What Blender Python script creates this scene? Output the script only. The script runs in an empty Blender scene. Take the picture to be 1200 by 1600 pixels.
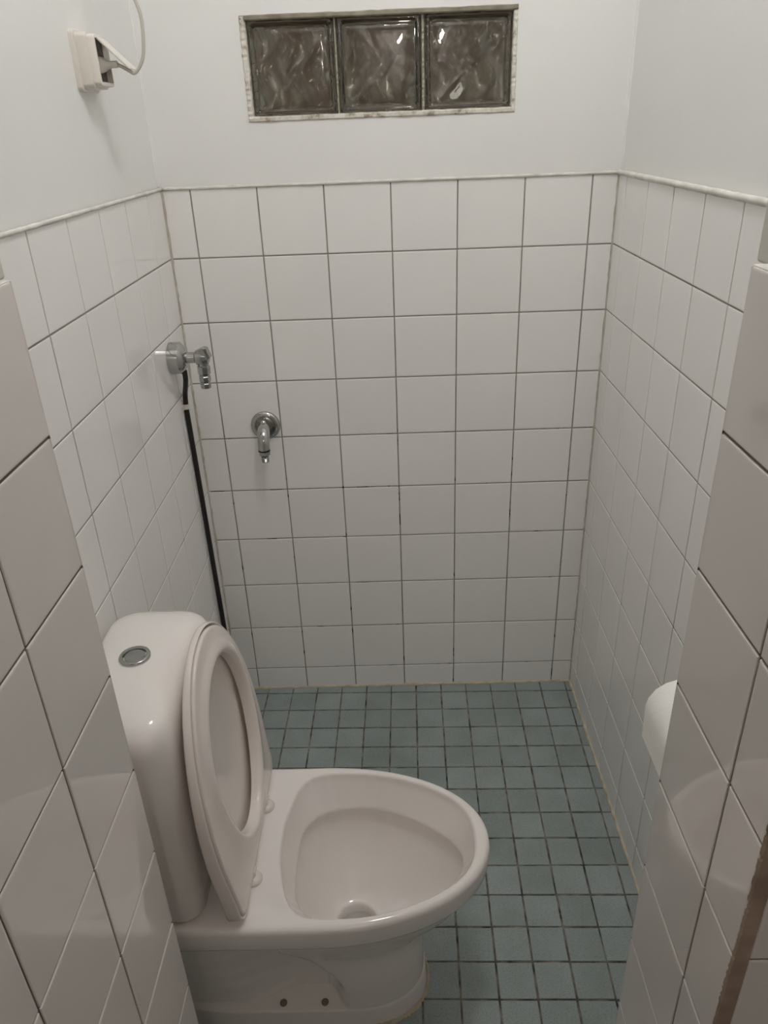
import bpy, bmesh, math, random
import numpy as np
from mathutils import Matrix, Vector

random.seed(7)
S = bpy.context.scene
COL = S.collection

# ---------------------------------------------------------------- camera, world, exposure
cam_d = bpy.data.cameras.new('camera')
cam = bpy.data.objects.new('camera', cam_d)
COL.objects.link(cam)
S.camera = cam
cam_d.sensor_fit = 'AUTO'
cam_d.sensor_width = 36.0
cam_d.lens = 36.0 * 1182.3 / 1600.0
cam_d.clip_start = 0.01
RX, RY, RZ = -0.4734, 0.0391, 0.0212
cr = (Matrix.Rotation(RZ, 3, 'Z') @ Matrix.Rotation(RX, 3, 'X') @ Matrix.Rotation(RY, 3, 'Y'))
right, fwd, up = cr.col[0], cr.col[1], cr.col[2]
m3 = Matrix((right, up, -fwd)).transposed()
cam.matrix_world = Matrix.Translation((0.5206, -1.8360, 1.5410)) @ m3.to_4x4()

w = bpy.data.worlds.new('world')
S.world = w
w.use_nodes = True
w.node_tree.nodes['Background'].inputs[0].default_value = (1.0, 0.86, 0.74, 1)
w.node_tree.nodes['Background'].inputs[1].default_value = 0.16

S.view_settings.view_transform = 'Standard'
S.view_settings.look = 'None'
S.view_settings.gamma = 1
S.view_settings.exposure = 0.0
S.view_settings.use_curve_mapping = False
S.cycles.max_bounces = 24
S.cycles.diffuse_bounces = 14
S.cycles.glossy_bounces = 8
S.cycles.transmission_bounces = 12
S.cycles.sample_clamp_indirect = 8.0
S.cycles.caustics_reflective = True
S.cycles.blur_glossy = 0.2
LAMP_STRENGTH = 73.0
LAMP_COLOR = (1.0, 0.985, 0.985)
FILL_STRENGTH = 52.0
FILL_COLOR = (1.0, 0.89, 0.84)
LAMP_POS = (0.64, -0.90, 2.60)

# ---------------------------------------------------------------- room numbers (metres)
XL, XR = 0.0097, 1.0323        # tiled faces of the side walls
TOP = 1.4265                   # top of the tiling
PITCH = 0.1502
ROW1 = TOP - 0.1488
CEIL = 2.66
JR_X, JR_Y0, JR_Y1 = 0.8268, -1.1667, -1.384
JL_X, JL_Y0, JL_Y1 = 0.1772, -1.1327, -1.500
ROOM_BACK = -2.85
TW = 0.008                     # how far tiles stand proud of the paint


# ---------------------------------------------------------------- materials
def nmat(name):
    m = bpy.data.materials.new(name)
    m.use_nodes = True
    nt = m.node_tree
    return m, nt, nt.nodes['Principled BSDF'], nt.nodes, nt.links


def setp(b, **k):
    for key, v in k.items():
        b.inputs[key.replace('_', ' ')].default_value = v


def noise(nt, scale, detail=3.0, rough=0.5, coord='Object'):
    tc = nt.nodes.new('ShaderNodeTexCoord')
    n = nt.nodes.new('ShaderNodeTexNoise')
    n.inputs['Scale'].default_value = scale
    n.inputs['Detail'].default_value = detail
    n.inputs['Roughness'].default_value = rough
    nt.links.new(tc.outputs[coord], n.inputs['Vector'])
    return n


def ramp(nt, fac, stops):
    r = nt.nodes.new('ShaderNodeValToRGB')
    els = r.color_ramp.elements
    while len(els) < len(stops):
        els.new(0.5)
    for e, (p, c) in zip(els, stops):
        e.position = p
        e.color = (c[0], c[1], c[2], 1)
    nt.links.new(fac, r.inputs['Fac'])
    return r


def bump(nt, b, height, strength, dist):
    bn = nt.nodes.new('ShaderNodeBump')
    bn.inputs['Strength'].default_value = strength
    bn.inputs['Distance'].default_value = dist
    nt.links.new(height, bn.inputs['Height'])
    nt.links.new(bn.outputs['Normal'], b.inputs['Normal'])


def plain(name, col, rough=0.4, metal=0.0, spec=0.5, coat=0.0):
    m, nt, b, N, L = nmat(name)
    setp(b, Base_Color=(*col, 1), Roughness=rough, Metallic=metal, Specular_IOR_Level=spec)
    if coat:
        setp(b, Coat_Weight=coat, Coat_Roughness=0.05)
    return m


def glazed(name, c0, c1, rough, bscale, bstr):
    m, nt, b, N, L = nmat(name)
    at = N.new('ShaderNodeAttribute')
    at.attribute_name = 'tint'
    r = ramp(nt, at.outputs['Fac'], [(0.0, c0), (1.0, c1)])
    L.new(r.outputs['Color'], b.inputs['Base Color'])
    setp(b, Roughness=rough, IOR=1.6, Specular_IOR_Level=0.5)
    n = noise(nt, bscale, 2.0)
    bump(nt, b, n.outputs['Fac'], bstr, 0.002)
    return m


M = {}
M['tile'] = glazed('glazed_tile', (0.845, 0.83, 0.812), (0.865, 0.85, 0.832), 0.035, 14.0, 0.04)
M['jamb_tile_shaded'] = glazed('doorway_tile_shaded', (0.715, 0.675, 0.645), (0.74, 0.70, 0.67), 0.035, 12.0, 0.04)  # weaker doorway light put into the glaze colour, darker and pinker than the room tiles
M['cistern_white'] = plain('sanitary_white', (0.80, 0.765, 0.735), 0.08, 0, 0.5)
M['seat_white'] = plain('seat_plastic', (0.76, 0.705, 0.665), 0.17, 0, 0.5)
M['hinge_white'] = plain('hinge_plastic', (0.70, 0.65, 0.61), 0.22)
M['chrome'] = plain('chrome', (0.50, 0.50, 0.49), 0.09, 1.0)
M['dull_chrome'] = plain('dull_chrome', (0.42, 0.43, 0.42), 0.18, 1.0)
M['black_gap'] = plain('shadow_gap_rubber', (0.012, 0.011, 0.01), 0.6)
M['pipe'] = plain('black_brown_pipe', (0.014, 0.009, 0.007), 0.35)
M['clip'] = plain('clip_plastic', (0.62, 0.58, 0.52), 0.4)
M['socket'] = plain('socket_plastic', (0.68, 0.64, 0.58), 0.30)
M['socket_dark'] = plain('socket_inside', (0.07, 0.055, 0.045), 0.5)
M['flap'] = plain('flap_plastic', (0.74, 0.70, 0.64), 0.3)
M['cord'] = plain('cord_plastic', (0.52, 0.49, 0.44), 0.4)
M['bolt'] = plain('brown_bolt_cap', (0.20, 0.13, 0.085), 0.5)
M['water'] = plain('water_surface', (0.42, 0.40, 0.37), 0.02, 0, 0.6)
M['ceiling'] = plain('ceiling_paint', (0.84, 0.835, 0.82), 0.7)


def paint_mat():
    m, nt, b, N, L = nmat('wall_paint')
    n = noise(nt, 2.3, 3.0)
    r = ramp(nt, n.outputs['Fac'], [(0.3, (0.79, 0.79, 0.775)), (0.7, (0.82, 0.82, 0.805))])
    L.new(r.outputs['Color'], b.inputs['Base Color'])
    setp(b, Roughness=0.42, Specular_IOR_Level=0.35)
    n2 = noise(nt, 9.0, 4.0, 0.6)
    bump(nt, b, n2.outputs['Fac'], 0.25, 0.006)
    return m


def grout_mat(name, c_lo, c_hi, dirt=0.0, zmax=0.9):
    m, nt, b, N, L = nmat(name)
    n = noise(nt, 30.0, 4.0)
    r = ramp(nt, n.outputs['Fac'], [(0.3, c_lo), (0.7, c_hi)])
    out = r.outputs['Color']
    if dirt > 0:
        n2 = noise(nt, 13.0, 5.0, 0.65)
        th = N.new('ShaderNodeMapRange')
        th.inputs['From Min'].default_value = 0.565
        th.inputs['From Max'].default_value = 0.60
        L.new(n2.outputs['Fac'], th.inputs['Value'])
        tc = N.new('ShaderNodeTexCoord')
        sp = N.new('ShaderNodeSeparateXYZ')
        L.new(tc.outputs['Object'], sp.inputs[0])
        zz = N.new('ShaderNodeMapRange')
        zz.inputs['From Min'].default_value = zmax
        zz.inputs['From Max'].default_value = zmax - 0.25
        L.new(sp.outputs['Z'], zz.inputs['Value'])
        mu = N.new('ShaderNodeMath')
        mu.operation = 'MULTIPLY'
        L.new(th.outputs[0], mu.inputs[0])
        L.new(zz.outputs[0], mu.inputs[1])
        mx = N.new('ShaderNodeMixRGB')
        L.new(mu.outputs[0], mx.inputs['Fac'])
        L.new(out, mx.inputs['Color1'])
        mx.inputs['Color2'].default_value = (0.02, 0.015, 0.012, 1)
        out = mx.outputs['Color']
    L.new(out, b.inputs['Base Color'])
    setp(b, Roughness=0.85, Specular_IOR_Level=0.2)
    return m


M['paint'] = paint_mat()
M['stub_paint_shaded'] = plain('doorway_paint_shaded', (0.58, 0.565, 0.51), 0.5)  # doorway shade put into the colour, darker than the room walls
M['grout'] = grout_mat('grey_grout', (0.25, 0.235, 0.215), (0.33, 0.31, 0.285), 1.0, 0.95)
M['grout_brown'] = grout_mat('brown_grout', (0.15, 0.12, 0.09), (0.22, 0.18, 0.14))
M['floor_grout'] = grout_mat('floor_grout', (0.035, 0.033, 0.030), (0.26, 0.24, 0.21))
M['caulk'] = grout_mat('white_caulk', (0.62, 0.60, 0.55), (0.82, 0.80, 0.75))
M['caulk_yellow'] = grout_mat('old_caulk', (0.40, 0.35, 0.25), (0.62, 0.56, 0.43))
M['corner_caulk'] = grout_mat('corner_caulk', (0.42, 0.38, 0.33), (0.58, 0.54, 0.48))
M['plaster'] = grout_mat('brown_plaster', (0.26, 0.185, 0.14), (0.40, 0.30, 0.23))


def mortar_mat():
    m, nt, b, N, L = nmat('window_mortar')
    n = noise(nt, 38.0, 5.0, 0.65)
    r = ramp(nt, n.outputs['Fac'], [(0.36, (0.30, 0.26, 0.20)), (0.42, (0.55, 0.51, 0.44)), (0.56, (0.70, 0.67, 0.61))])
    L.new(r.outputs['Color'], b.inputs['Base Color'])
    setp(b, Roughness=0.8)
    bump(nt, b, n.outputs['Fac'], 0.6, 0.004)
    return m


M['mortar'] = mortar_mat()


M['mortar_top'] = grout_mat('olive_mortar', (0.20, 0.175, 0.135), (0.36, 0.33, 0.26))


def floor_tile_mat():
    m, nt, b, N, L = nmat('speckled_floor_tile')
    at = N.new('ShaderNodeAttribute')
    at.attribute_name = 'tint'
    base = ramp(nt, at.outputs['Fac'], [(0.0, (0.245, 0.290, 0.285)), (1.0, (0.295, 0.345, 0.340))])
    n1 = noise(nt, 420.0, 1.0)
    dk = ramp(nt, n1.outputs['Fac'], [(0.30, (0.62, 0.62, 0.62)), (0.42, (1, 1, 1))])
    n2 = noise(nt, 260.0, 2.0)
    n2.inputs['Distortion'].default_value = 0.4
    lt = ramp(nt, n2.outputs['Fac'], [(0.60, (0, 0, 0)), (0.74, (0.06, 0.055, 0.045))])
    n3 = noise(nt, 9.0, 3.0)
    cl = ramp(nt, n3.outputs['Fac'], [(0.3, (0.86, 0.87, 0.85)), (0.7, (1.08, 1.06, 1.06))])
    mu = N.new('ShaderNodeMixRGB'); mu.blend_type = 'MULTIPLY'; mu.inputs['Fac'].default_value = 1
    L.new(base.outputs['Color'], mu.inputs['Color1']); L.new(dk.outputs['Color'], mu.inputs['Color2'])
    mu2 = N.new('ShaderNodeMixRGB'); mu2.blend_type = 'MULTIPLY'; mu2.inputs['Fac'].default_value = 1
    L.new(mu.outputs['Color'], mu2.inputs['Color1']); L.new(cl.outputs['Color'], mu2.inputs['Color2'])
    ad = N.new('ShaderNodeMixRGB'); ad.blend_type = 'ADD'; ad.inputs['Fac'].default_value = 1
    L.new(mu2.outputs['Color'], ad.inputs['Color1']); L.new(lt.outputs['Color'], ad.inputs['Color2'])
    L.new(ad.outputs['Color'], b.inputs['Base Color'])
    setp(b, Roughness=0.5, Specular_IOR_Level=0.4)
    bump(nt, b, n2.outputs['Fac'], 0.12, 0.001)
    return m


M['floor_tile'] = floor_tile_mat()


def paper_mat():
    m, nt, b, N, L = nmat('toilet_paper')
    n = noise(nt, 260.0, 2.0)
    setp(b, Base_Color=(0.93, 0.92, 0.885, 1), Roughness=0.95, Specular_IOR_Level=0.1)
    bump(nt, b, n.outputs['Fac'], 0.35, 0.001)
    return m


M['paper'] = paper_mat()
M['card'] = plain('cardboard', (0.42, 0.33, 0.23), 0.9)


def glass_mat():
    m, nt, b, N, L = nmat('green_block_glass')
    setp(b, Base_Color=(0.95, 0.955, 0.90, 1), Roughness=0.01, IOR=1.5, Transmission_Weight=1.0)
    return m


M['glass'] = glass_mat()


def board_mat():
    m, nt, b, N, L = nmat('corridor_wall')
    n = noise(nt, 7.0, 4.0, 0.6)
    r = ramp(nt, n.outputs['Fac'], [(0.3, (0.30, 0.23, 0.19)), (0.7, (0.62, 0.52, 0.45))])
    L.new(r.outputs['Color'], b.inputs['Base Color'])
    setp(b, Roughness=0.9)
    return m


M['corridor'] = board_mat()


def emit_mat(name, col, s):
    m, nt, b, N, L = nmat(name)
    setp(b, Base_Color=(0.9, 0.9, 0.88, 1), Roughness=0.4)
    b.inputs['Emission Color'].default_value = (*col, 1)
    b.inputs['Emission Strength'].default_value = s
    return m


M['fill_glow'] = emit_mat('fill_emitter', FILL_COLOR, FILL_STRENGTH)  # glow of the added fill globe in the hall
M['globe'] = emit_mat('opal_globe', LAMP_COLOR, LAMP_STRENGTH)


# ---------------------------------------------------------------- mesh helpers
class MB:
    """collects polygons; build() links them as ONE mesh object"""

    def __init__(self):
        self.v, self.f, self.mi, self.t, self.sm = [], [], [], [], []

    def add(self, verts, faces, mi=0, tint=0.5, smooth=True):
        o = len(self.v)
        self.v += [tuple(p) for p in verts]
        for f in faces:
            self.f.append([o + i for i in f])
            self.mi.append(mi)
            self.t.append(tint)
            self.sm.append(smooth)

    def box(self, lo, hi, mi=0):
        x0, y0, z0 = lo
        x1, y1, z1 = hi
        self.add([(x0, y0, z0), (x1, y0, z0), (x1, y1, z0), (x0, y1, z0), (x0, y0, z1), (x1, y0, z1), (x1, y1, z1), (x0, y1, z1)],
                 [(0, 3, 2, 1), (4, 5, 6, 7), (0, 1, 5, 4), (1, 2, 6, 5), (2, 3, 7, 6), (3, 0, 4, 7)], mi, 0.5, False)

    def loft(self, rings, cap0=True, cap1=True, mi=0, smooth=True):
        n = len(rings[0])
        vs = [p for r in rings for p in r]
        fs = []
        for i in range(len(rings) - 1):
            for j in range(n):
                k = (j + 1) % n
                fs.append((i * n + j, i * n + k, (i + 1) * n + k, (i + 1) * n + j))
        if cap0:
            fs.append(tuple(reversed(range(n))))
        if cap1:
            fs.append(tuple(range((len(rings) - 1) * n, len(rings) * n)))
        self.add(vs, fs, mi, 0.5, smooth)

    def build(self, name, mats, parent=None, sharp=None, bevel=None):
        me = bpy.data.meshes.new(name)
        me.from_pydata(self.v, [], self.f)
        if not isinstance(mats, (list, tuple)):
            mats = [mats]
        for m in mats:
            me.materials.append(m)
        me.polygons.foreach_set('material_index', self.mi)
        me.polygons.foreach_set('use_smooth', self.sm)
        at = me.attributes.new('tint', 'FLOAT', 'FACE')
        at.data.foreach_set('value', self.t)
        bm = bmesh.new()
        bm.from_mesh(me)
        bmesh.ops.remove_doubles(bm, verts=bm.verts, dist=1e-6)
        bmesh.ops.recalc_face_normals(bm, faces=bm.faces)
        bm.to_mesh(me)
        bm.free()
        if sharp:
            me.set_sharp_from_angle(angle=math.radians(sharp))
        me.update()
        o = bpy.data.objects.new(name, me)
        COL.objects.link(o)
        if parent:
            o.parent = parent
            o.matrix_parent_inverse = parent.matrix_world.inverted()
        if bevel:
            b = o.modifiers.new('bevel', 'BEVEL')
            b.width = bevel
            b.segments = 3
            b.limit_method = 'ANGLE'
        return o


def tube_rings(path, rad, n=16):
    """rings round a path; rad is a number or a list"""
    P = [Vector(p) for p in path]
    rings = []
    prev = None
    for i, p in enumerate(P):
        a = P[max(0, i - 1)]
        b = P[min(len(P) - 1, i + 1)]
        d = (b - a).normalized()
        if prev is None:
            u = d.orthogonal().normalized()
        else:
            u = (prev - d * prev.dot(d)).normalized()
        prev = u
        v = d.cross(u)
        r = rad[i] if isinstance(rad, (list, tuple)) else rad
        rings.append([p + (u * math.cos(t) + v * math.sin(t)) * r for t in [2 * math.pi * k / n for k in range(n)]])
    return rings


def lathe(origin, axis, prof, n=32):
    """prof: list of (distance along axis, radius)"""
    o = Vector(origin)
    a = Vector(axis).normalized()
    u = a.orthogonal().normalized()
    v = a.cross(u)
    return [[o + a * s + (u * math.cos(t) + v * math.sin(t)) * max(r, 1e-5) for t in [2 * math.pi * k / n for k in range(n)]] for s, r in prof]


def spline(pts, n=12):
    """Catmull-Rom through points"""
    P = [Vector(p) for p in pts]
    P = [P[0] * 2 - P[1]] + P + [P[-1] * 2 - P[-2]]
    out = []
    for i in range(1, len(P) - 2):
        p0, p1, p2, p3 = P[i - 1:i + 3]
        for k in range(n):
            t = k / n
            out.append(0.5 * ((2 * p1) + (p2 - p0) * t + (2 * p0 - 5 * p1 + 4 * p2 - p3) * t * t + (3 * p1 - p0 - 3 * p2 + p3) * t ** 3))
    out.append(P[-2])
    return out


def thing(name, loc, label, cat, group=None):
    o = bpy.data.objects.new(name, None)
    o.empty_display_size = 0.05
    o.location = loc
    COL.objects.link(o)
    bpy.context.view_layer.update()
    o['label'] = label
    o['category'] = cat
    if group:
        o['group'] = group
    return o


def struct(o):
    o['kind'] = 'structure'
    return o


def tile_panel(mb, P0, U, V, us, vs, gap=0.0030, tile=0, grout=1, depth=0.0016):
    """tiles between grout lines us x vs on the plane P0 + u U + v V; N = U x V looks at the viewer"""
    P0, U, V = Vector(P0), Vector(U), Vector(V)
    N = U.cross(V)

    def P(u, v, h):
        return P0 + U * u + V * v + N * h
    u0, u1, v0, v1 = us[0], us[-1], vs[0], vs[-1]
    mb.add([P(u0, v0, -depth), P(u1, v0, -depth), P(u1, v1, -depth), P(u0, v1, -depth)], [(0, 1, 2, 3)], grout, 0.5, False)
    for i in range(len(us) - 1):
        for j in range(len(vs) - 1):
            a, b, c, d = us[i], us[i + 1], vs[j], vs[j + 1]
            g = gap / 2
            a += g if i > 0 else 0.0
            b -= g if i < len(us) - 2 else 0.0
            c += g if j > 0 else 0.0
            d -= g if j < len(vs) - 2 else 0.0
            if b - a < 0.006 or d - c < 0.006:
                continue
            tl = [random.uniform(-1, 1) * 0.00016 for _ in range(3)]
            vv = []
            for ins, h in ((0.0, -depth - 0.001), (0.0, -0.0012), (0.0004, -0.0004), (0.0016, -0.00010), (0.0030, 0.0)):
                for (x, y, sx, sy) in ((a + ins, c + ins, -1, -1), (b - ins, c + ins, 1, -1), (b - ins, d - ins, 1, 1), (a + ins, d - ins, -1, 1)):
                    vv.append(P(x, y, h + (tl[0] * sx + tl[1] * sy)))
            fs = []
            for r in range(4):
                for k in range(4):
                    kk = (k + 1) % 4
                    fs.append((r * 4 + k, r * 4 + kk, r * 4 + 4 + kk, r * 4 + 4 + k))
            fs.append((16, 17, 18, 19))
            mb.add(vv, fs, tile, random.random(), False)


def lines(start, step, lo, hi):
    """grout lines start + k step strictly inside lo..hi, with the ends"""
    k0 = math.ceil((lo - start) / step)
    out = [lo]
    k = k0
    while start + k * step < hi - 1e-6:
        x = start + k * step
        if x > lo + 1e-6:
            out.append(x)
        k += 1
    out.append(hi)
    return out


# ---------------------------------------------------------------- room shell
def wall_box(name, lo, hi, mat=None):
    mb = MB()
    mb.box(lo, hi)
    return struct(mb.build(name, mat or M['paint']))


# back wall with the window opening
WX0, WX1, WZ0, WZ1 = 0.2235, 0.7955, 1.5555, 1.7475
mb = MB()
pf = TW
mb.box((-0.15, pf, 0), (WX0, 0.20, CEIL))
mb.box((WX1, pf, 0), (1.20, 0.20, CEIL))
mb.box((WX0, pf, 0), (WX1, 0.20, WZ0))
mb.box((WX0, pf, WZ1), (WX1, 0.20, CEIL))
wall_back = struct(mb.build('wall_back', M['paint']))
vz = [0.0] + [ROW1 - PITCH * k for k in range(8, -1, -1)] + [TOP]
mb = MB()
tile_panel(mb, (0, 0, 0), (1, 0, 0), (0, 0, 1), lines(0.0747, 0.15, XL, XR), vz)
mb.build('wall_tiling', [M['tile'], M['grout']], wall_back)

# side walls of the toilet room
wall_left = wall_box('wall_left', (-0.15, JL_Y0, 0), (XL - TW, pf, CEIL))
mb = MB()
tile_panel(mb, (XL, 0, 0), (0, 1, 0), (0, 0, 1), lines(-0.1129, 0.15, JL_Y0, 0.0), vz)
mb.build('wall_tiling', [M['tile'], M['grout']], wall_left)

wall_right = wall_box('wall_right', (XR + TW, JR_Y0, 0), (1.20, pf, CEIL))
mb = MB()
tile_panel(mb, (XR, 0, 0), (0, -1, 0), (0, 0, 1), lines(0.0616, 0.15, 0.0, -JR_Y0), vz)
mb.build('wall_tiling', [M['tile'], M['grout']], wall_right)

# wall stubs either side of the doorway, and the wall above it
JT = 0.012
HEAD = 2.06
jz = lambda top: lines(top - 0.15 * 9, 0.15, 0.0, top)
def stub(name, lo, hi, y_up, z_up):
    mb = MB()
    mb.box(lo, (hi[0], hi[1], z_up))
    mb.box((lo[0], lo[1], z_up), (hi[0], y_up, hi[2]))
    return struct(mb.build(name, M['stub_paint_shaded'], bevel=0.003))


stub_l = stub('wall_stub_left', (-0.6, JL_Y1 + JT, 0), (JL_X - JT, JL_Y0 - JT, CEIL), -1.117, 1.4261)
mb = MB()
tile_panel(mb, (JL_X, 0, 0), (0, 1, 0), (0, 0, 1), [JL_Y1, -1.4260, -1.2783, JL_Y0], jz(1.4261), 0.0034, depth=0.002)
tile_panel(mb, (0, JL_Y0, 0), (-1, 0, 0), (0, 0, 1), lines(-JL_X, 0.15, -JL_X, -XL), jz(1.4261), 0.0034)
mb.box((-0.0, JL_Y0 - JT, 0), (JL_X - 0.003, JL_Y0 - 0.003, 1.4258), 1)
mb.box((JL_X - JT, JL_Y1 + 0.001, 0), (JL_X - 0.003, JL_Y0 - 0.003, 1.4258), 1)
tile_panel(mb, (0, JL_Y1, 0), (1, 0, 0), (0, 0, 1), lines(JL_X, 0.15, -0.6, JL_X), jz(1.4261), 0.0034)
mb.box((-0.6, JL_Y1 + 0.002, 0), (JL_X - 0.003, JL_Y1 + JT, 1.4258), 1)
mb.build('wall_tiling', [M['jamb_tile_shaded'], M['grout_brown']], stub_l)

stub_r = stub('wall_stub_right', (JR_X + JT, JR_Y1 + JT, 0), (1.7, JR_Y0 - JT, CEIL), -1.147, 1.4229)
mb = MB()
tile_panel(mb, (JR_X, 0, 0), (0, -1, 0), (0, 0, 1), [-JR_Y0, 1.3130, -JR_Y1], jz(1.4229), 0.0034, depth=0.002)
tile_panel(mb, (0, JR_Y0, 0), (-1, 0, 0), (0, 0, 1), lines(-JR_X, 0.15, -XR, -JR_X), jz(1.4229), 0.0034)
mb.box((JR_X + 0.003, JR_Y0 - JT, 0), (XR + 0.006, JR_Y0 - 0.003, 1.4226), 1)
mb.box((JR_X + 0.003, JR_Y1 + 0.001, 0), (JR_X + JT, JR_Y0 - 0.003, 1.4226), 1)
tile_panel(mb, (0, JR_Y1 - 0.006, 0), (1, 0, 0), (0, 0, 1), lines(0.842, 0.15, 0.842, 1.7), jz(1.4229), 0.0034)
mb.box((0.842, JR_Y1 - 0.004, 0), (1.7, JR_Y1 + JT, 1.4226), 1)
mb.build('wall_tiling', [M['jamb_tile_shaded'], M['grout_brown']], stub_r)

wall_box('wall_head', (JL_X - JT, JL_Y1 + JT, HEAD), (JR_X + JT, JR_Y0 - JT, CEIL))
# hall in front, where the photographer stands
wall_box('wall_hall_left', (-0.72, ROOM_BACK, 0), (-0.60, JL_Y0, CEIL))
wall_box('wall_hall_right', (1.70, ROOM_BACK, 0), (1.82, JR_Y0, CEIL))
wall_box('wall_front', (-0.72, ROOM_BACK - 0.12, 0), (1.82, ROOM_BACK, CEIL))
wall_box('ceiling', (-0.72, ROOM_BACK - 0.12, CEIL), (1.82, 0.20, CEIL + 0.1), M['ceiling'])

# ---------------------------------------------------------------- floor
mb = MB()
mb.box((-0.72, ROOM_BACK - 0.12, -0.12), (1.82, 0.2, -0.0016), 1)
fp, fa, fx, fy = 0.0757, -0.0206, 0.9375, -0.0436
ca, sa = math.cos(fa), math.sin(fa)


def clip(poly, ax, val, keep_less):
    out = []
    for i in range(len(poly)):
        p, q = poly[i], poly[(i + 1) % len(poly)]
        inp = (p[ax] <= val) if keep_less else (p[ax] >= val)
        inq = (q[ax] <= val) if keep_less else (q[ax] >= val)
        if inp:
            out.append(p)
        if inp != inq:
            t = (val - p[ax]) / (q[ax] - p[ax])
            out.append((p[0] + t * (q[0] - p[0]), p[1] + t * (q[1] - p[1])))
    return out


for i in range(-23, 13):
    for j in range(-2, 38):
        g = 0.0021
        u0, u1, v0, v1 = i * fp + g, (i + 1) * fp - g, -j * fp - fp + g, -j * fp - g
        jx, jy = random.uniform(-0.0006, 0.0006), random.uniform(-0.0006, 0.0006)
        poly = [(fx + u * ca - v * sa + jx, fy + u * sa + v * ca + jy) for u, v in ((u0, v0), (u1, v0), (u1, v1), (u0, v1))]
        room = all(p[1] > -1.2 for p in poly)
        lo, hi = (XL, XR) if room else (-0.6, 1.7)
        for ax, val, less in ((0, lo, False), (0, hi, True), (1, 0.0, True), (1, ROOM_BACK, False)):
            if poly:
                poly = clip(poly, ax, val, less)
        if len(poly) < 3:
            continue
        cx_ = sum(p[0] for p in poly) / len(poly)
        cy_ = sum(p[1] for p in poly) / len(poly)
        n = len(poly)
        vv = []
        dz = random.uniform(-0.00025, 0.00015)
        for k, h in ((1.0, -0.0022), (1.0, -0.0006), (0.985, -0.0001), (0.96, 0.0)):
            for p in poly:
                vv.append((cx_ + (p[0] - cx_) * k, cy_ + (p[1] - cy_) * k, h + dz))
        fs = []
        for r in range(3):
            for k in range(n):
                kk = (k + 1) % n
                fs.append((r * n + k, r * n + kk, r * n + n + kk, r * n + n + k))
        fs.append(tuple(range(3 * n, 4 * n)))
        mb.add(vv, fs, 0, random.random(), False)
struct(mb.build('floor', [M['floor_tile'], M['floor_grout']]))


# ---------------------------------------------------------------- caulk and trim
def bead(name, a, b, r, mat, jitter=0.25, step=0.012):
    a, b = Vector(a), Vector(b)
    L = (b - a).length
    n = max(4, int(L / step))
    path, rad = [], []
    for k in range(n + 1):
        path.append(a + (b - a) * (k / n))
        rad.append(r * (1 + random.uniform(-jitter, jitter)))
    mb = MB()
    mb.loft(tube_rings(path, rad, 8))
    return struct(mb.build(name, mat))


bead('trim_1', (XL, -0.001, TOP + 0.002), (XR, -0.001, TOP + 0.002), 0.0036, M['caulk'], 0.12)
bead('trim_2', (XL + 0.001, JL_Y0, TOP + 0.002), (XL + 0.001, 0, TOP + 0.002), 0.0038, M['caulk'], 0.12)
bead('trim_3', (XR - 0.001, JR_Y0, TOP + 0.002), (XR - 0.001, 0, TOP + 0.002), 0.0058, M['caulk'], 0.10)
bead('trim_4', (XL, 0, 0.0), (XL, 0, TOP), 0.0042, M['corner_caulk'])
bead('trim_5', (XR, 0, 0.0), (XR, 0, TOP), 0.0036, M['corner_caulk'])
bead('trim_6', (XL, 0.0, 0.0), (XR, 0.0, 0.0), 0.0048, M['caulk_yellow'])
bead('trim_7', (XR, JR_Y0, 0.0), (XR, 0, 0.0), 0.0048, M['caulk_yellow'])
bead('trim_8', (XL, JL_Y0, 0.0), (XL, 0, 0.0), 0.0048, M['caulk_yellow'])
bead('trim_9', (XL - TW, pf, TOP), (XL - TW, pf, CEIL), 0.004, M['paint'])
bead('trim_10', (XR + TW, pf, TOP), (XR + TW, pf, CEIL), 0.004, M['paint'])
# sloped mortar on top of the stub tiling
mb = MB()
mb.box((JR_X + 0.0015, JR_Y1, 1.4226), (JR_X + JT + 0.002, JR_Y0 - 0.001, 1.4245))
struct(mb.build('trim_11', M['caulk'], bevel=0.002))
mb = MB()
mb.box((JL_X - JT - 0.002, JL_Y1, 1.4256), (JL_X - 0.0015, JL_Y0 - 0.001, 1.4275))
struct(mb.build('trim_12', M['caulk'], bevel=0.002))
# bare brown plaster strip at the outer edge of the right stub
mb = MB()
n = 420
lo_, hi_ = [], []
rings = []
for k in range(n + 1):
    z = 1.42 * k / n
    e = random.uniform(-0.0004, 0.0004) + 0.0004 * math.sin(z * 31) + (0.0012 if random.random() < 0.04 else 0)
    rings.append([(JR_X + 0.0005 + e, JR_Y1 + 0.001, z), (JR_X + 0.0015 + e, JR_Y1 - 0.0035, z), (0.8425, JR_Y1 - 0.0045 + e * 0.5, z), (0.8425, JR_Y1 + 0.001, z)])
mb.loft(rings, smooth=False)
struct(mb.build('trim_13', M['plaster']))

# ---------------------------------------------------------------- window of three glass blocks
win = bpy.data.objects.new('window_1', None)
win.location = ((WX0 + WX1) / 2, 0.05, WZ0)
COL.objects.link(win)
bpy.context.view_layer.update()
struct(win)
FY = 0.018     # front of the blocks
bx = [(0.2335, 0.4145), (0.4210, 0.5965), (0.6050, 0.7880)]
bz = (1.5640, 1.7415)


def rrect(x0, x1, z0, z1, r, y, n=6):
    pts = []
    for cx_, cz_, a0 in ((x1 - r, z1 - r, 0), (x0 + r, z1 - r, 90), (x0 + r, z0 + r, 180), (x1 - r, z0 + r, 270)):
        for k in range(n + 1):
            a = math.radians(a0 + 90 * k / n)
            pts.append((cx_ + r * math.cos(a), y, cz_ + r * math.sin(a)))
    return pts


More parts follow.
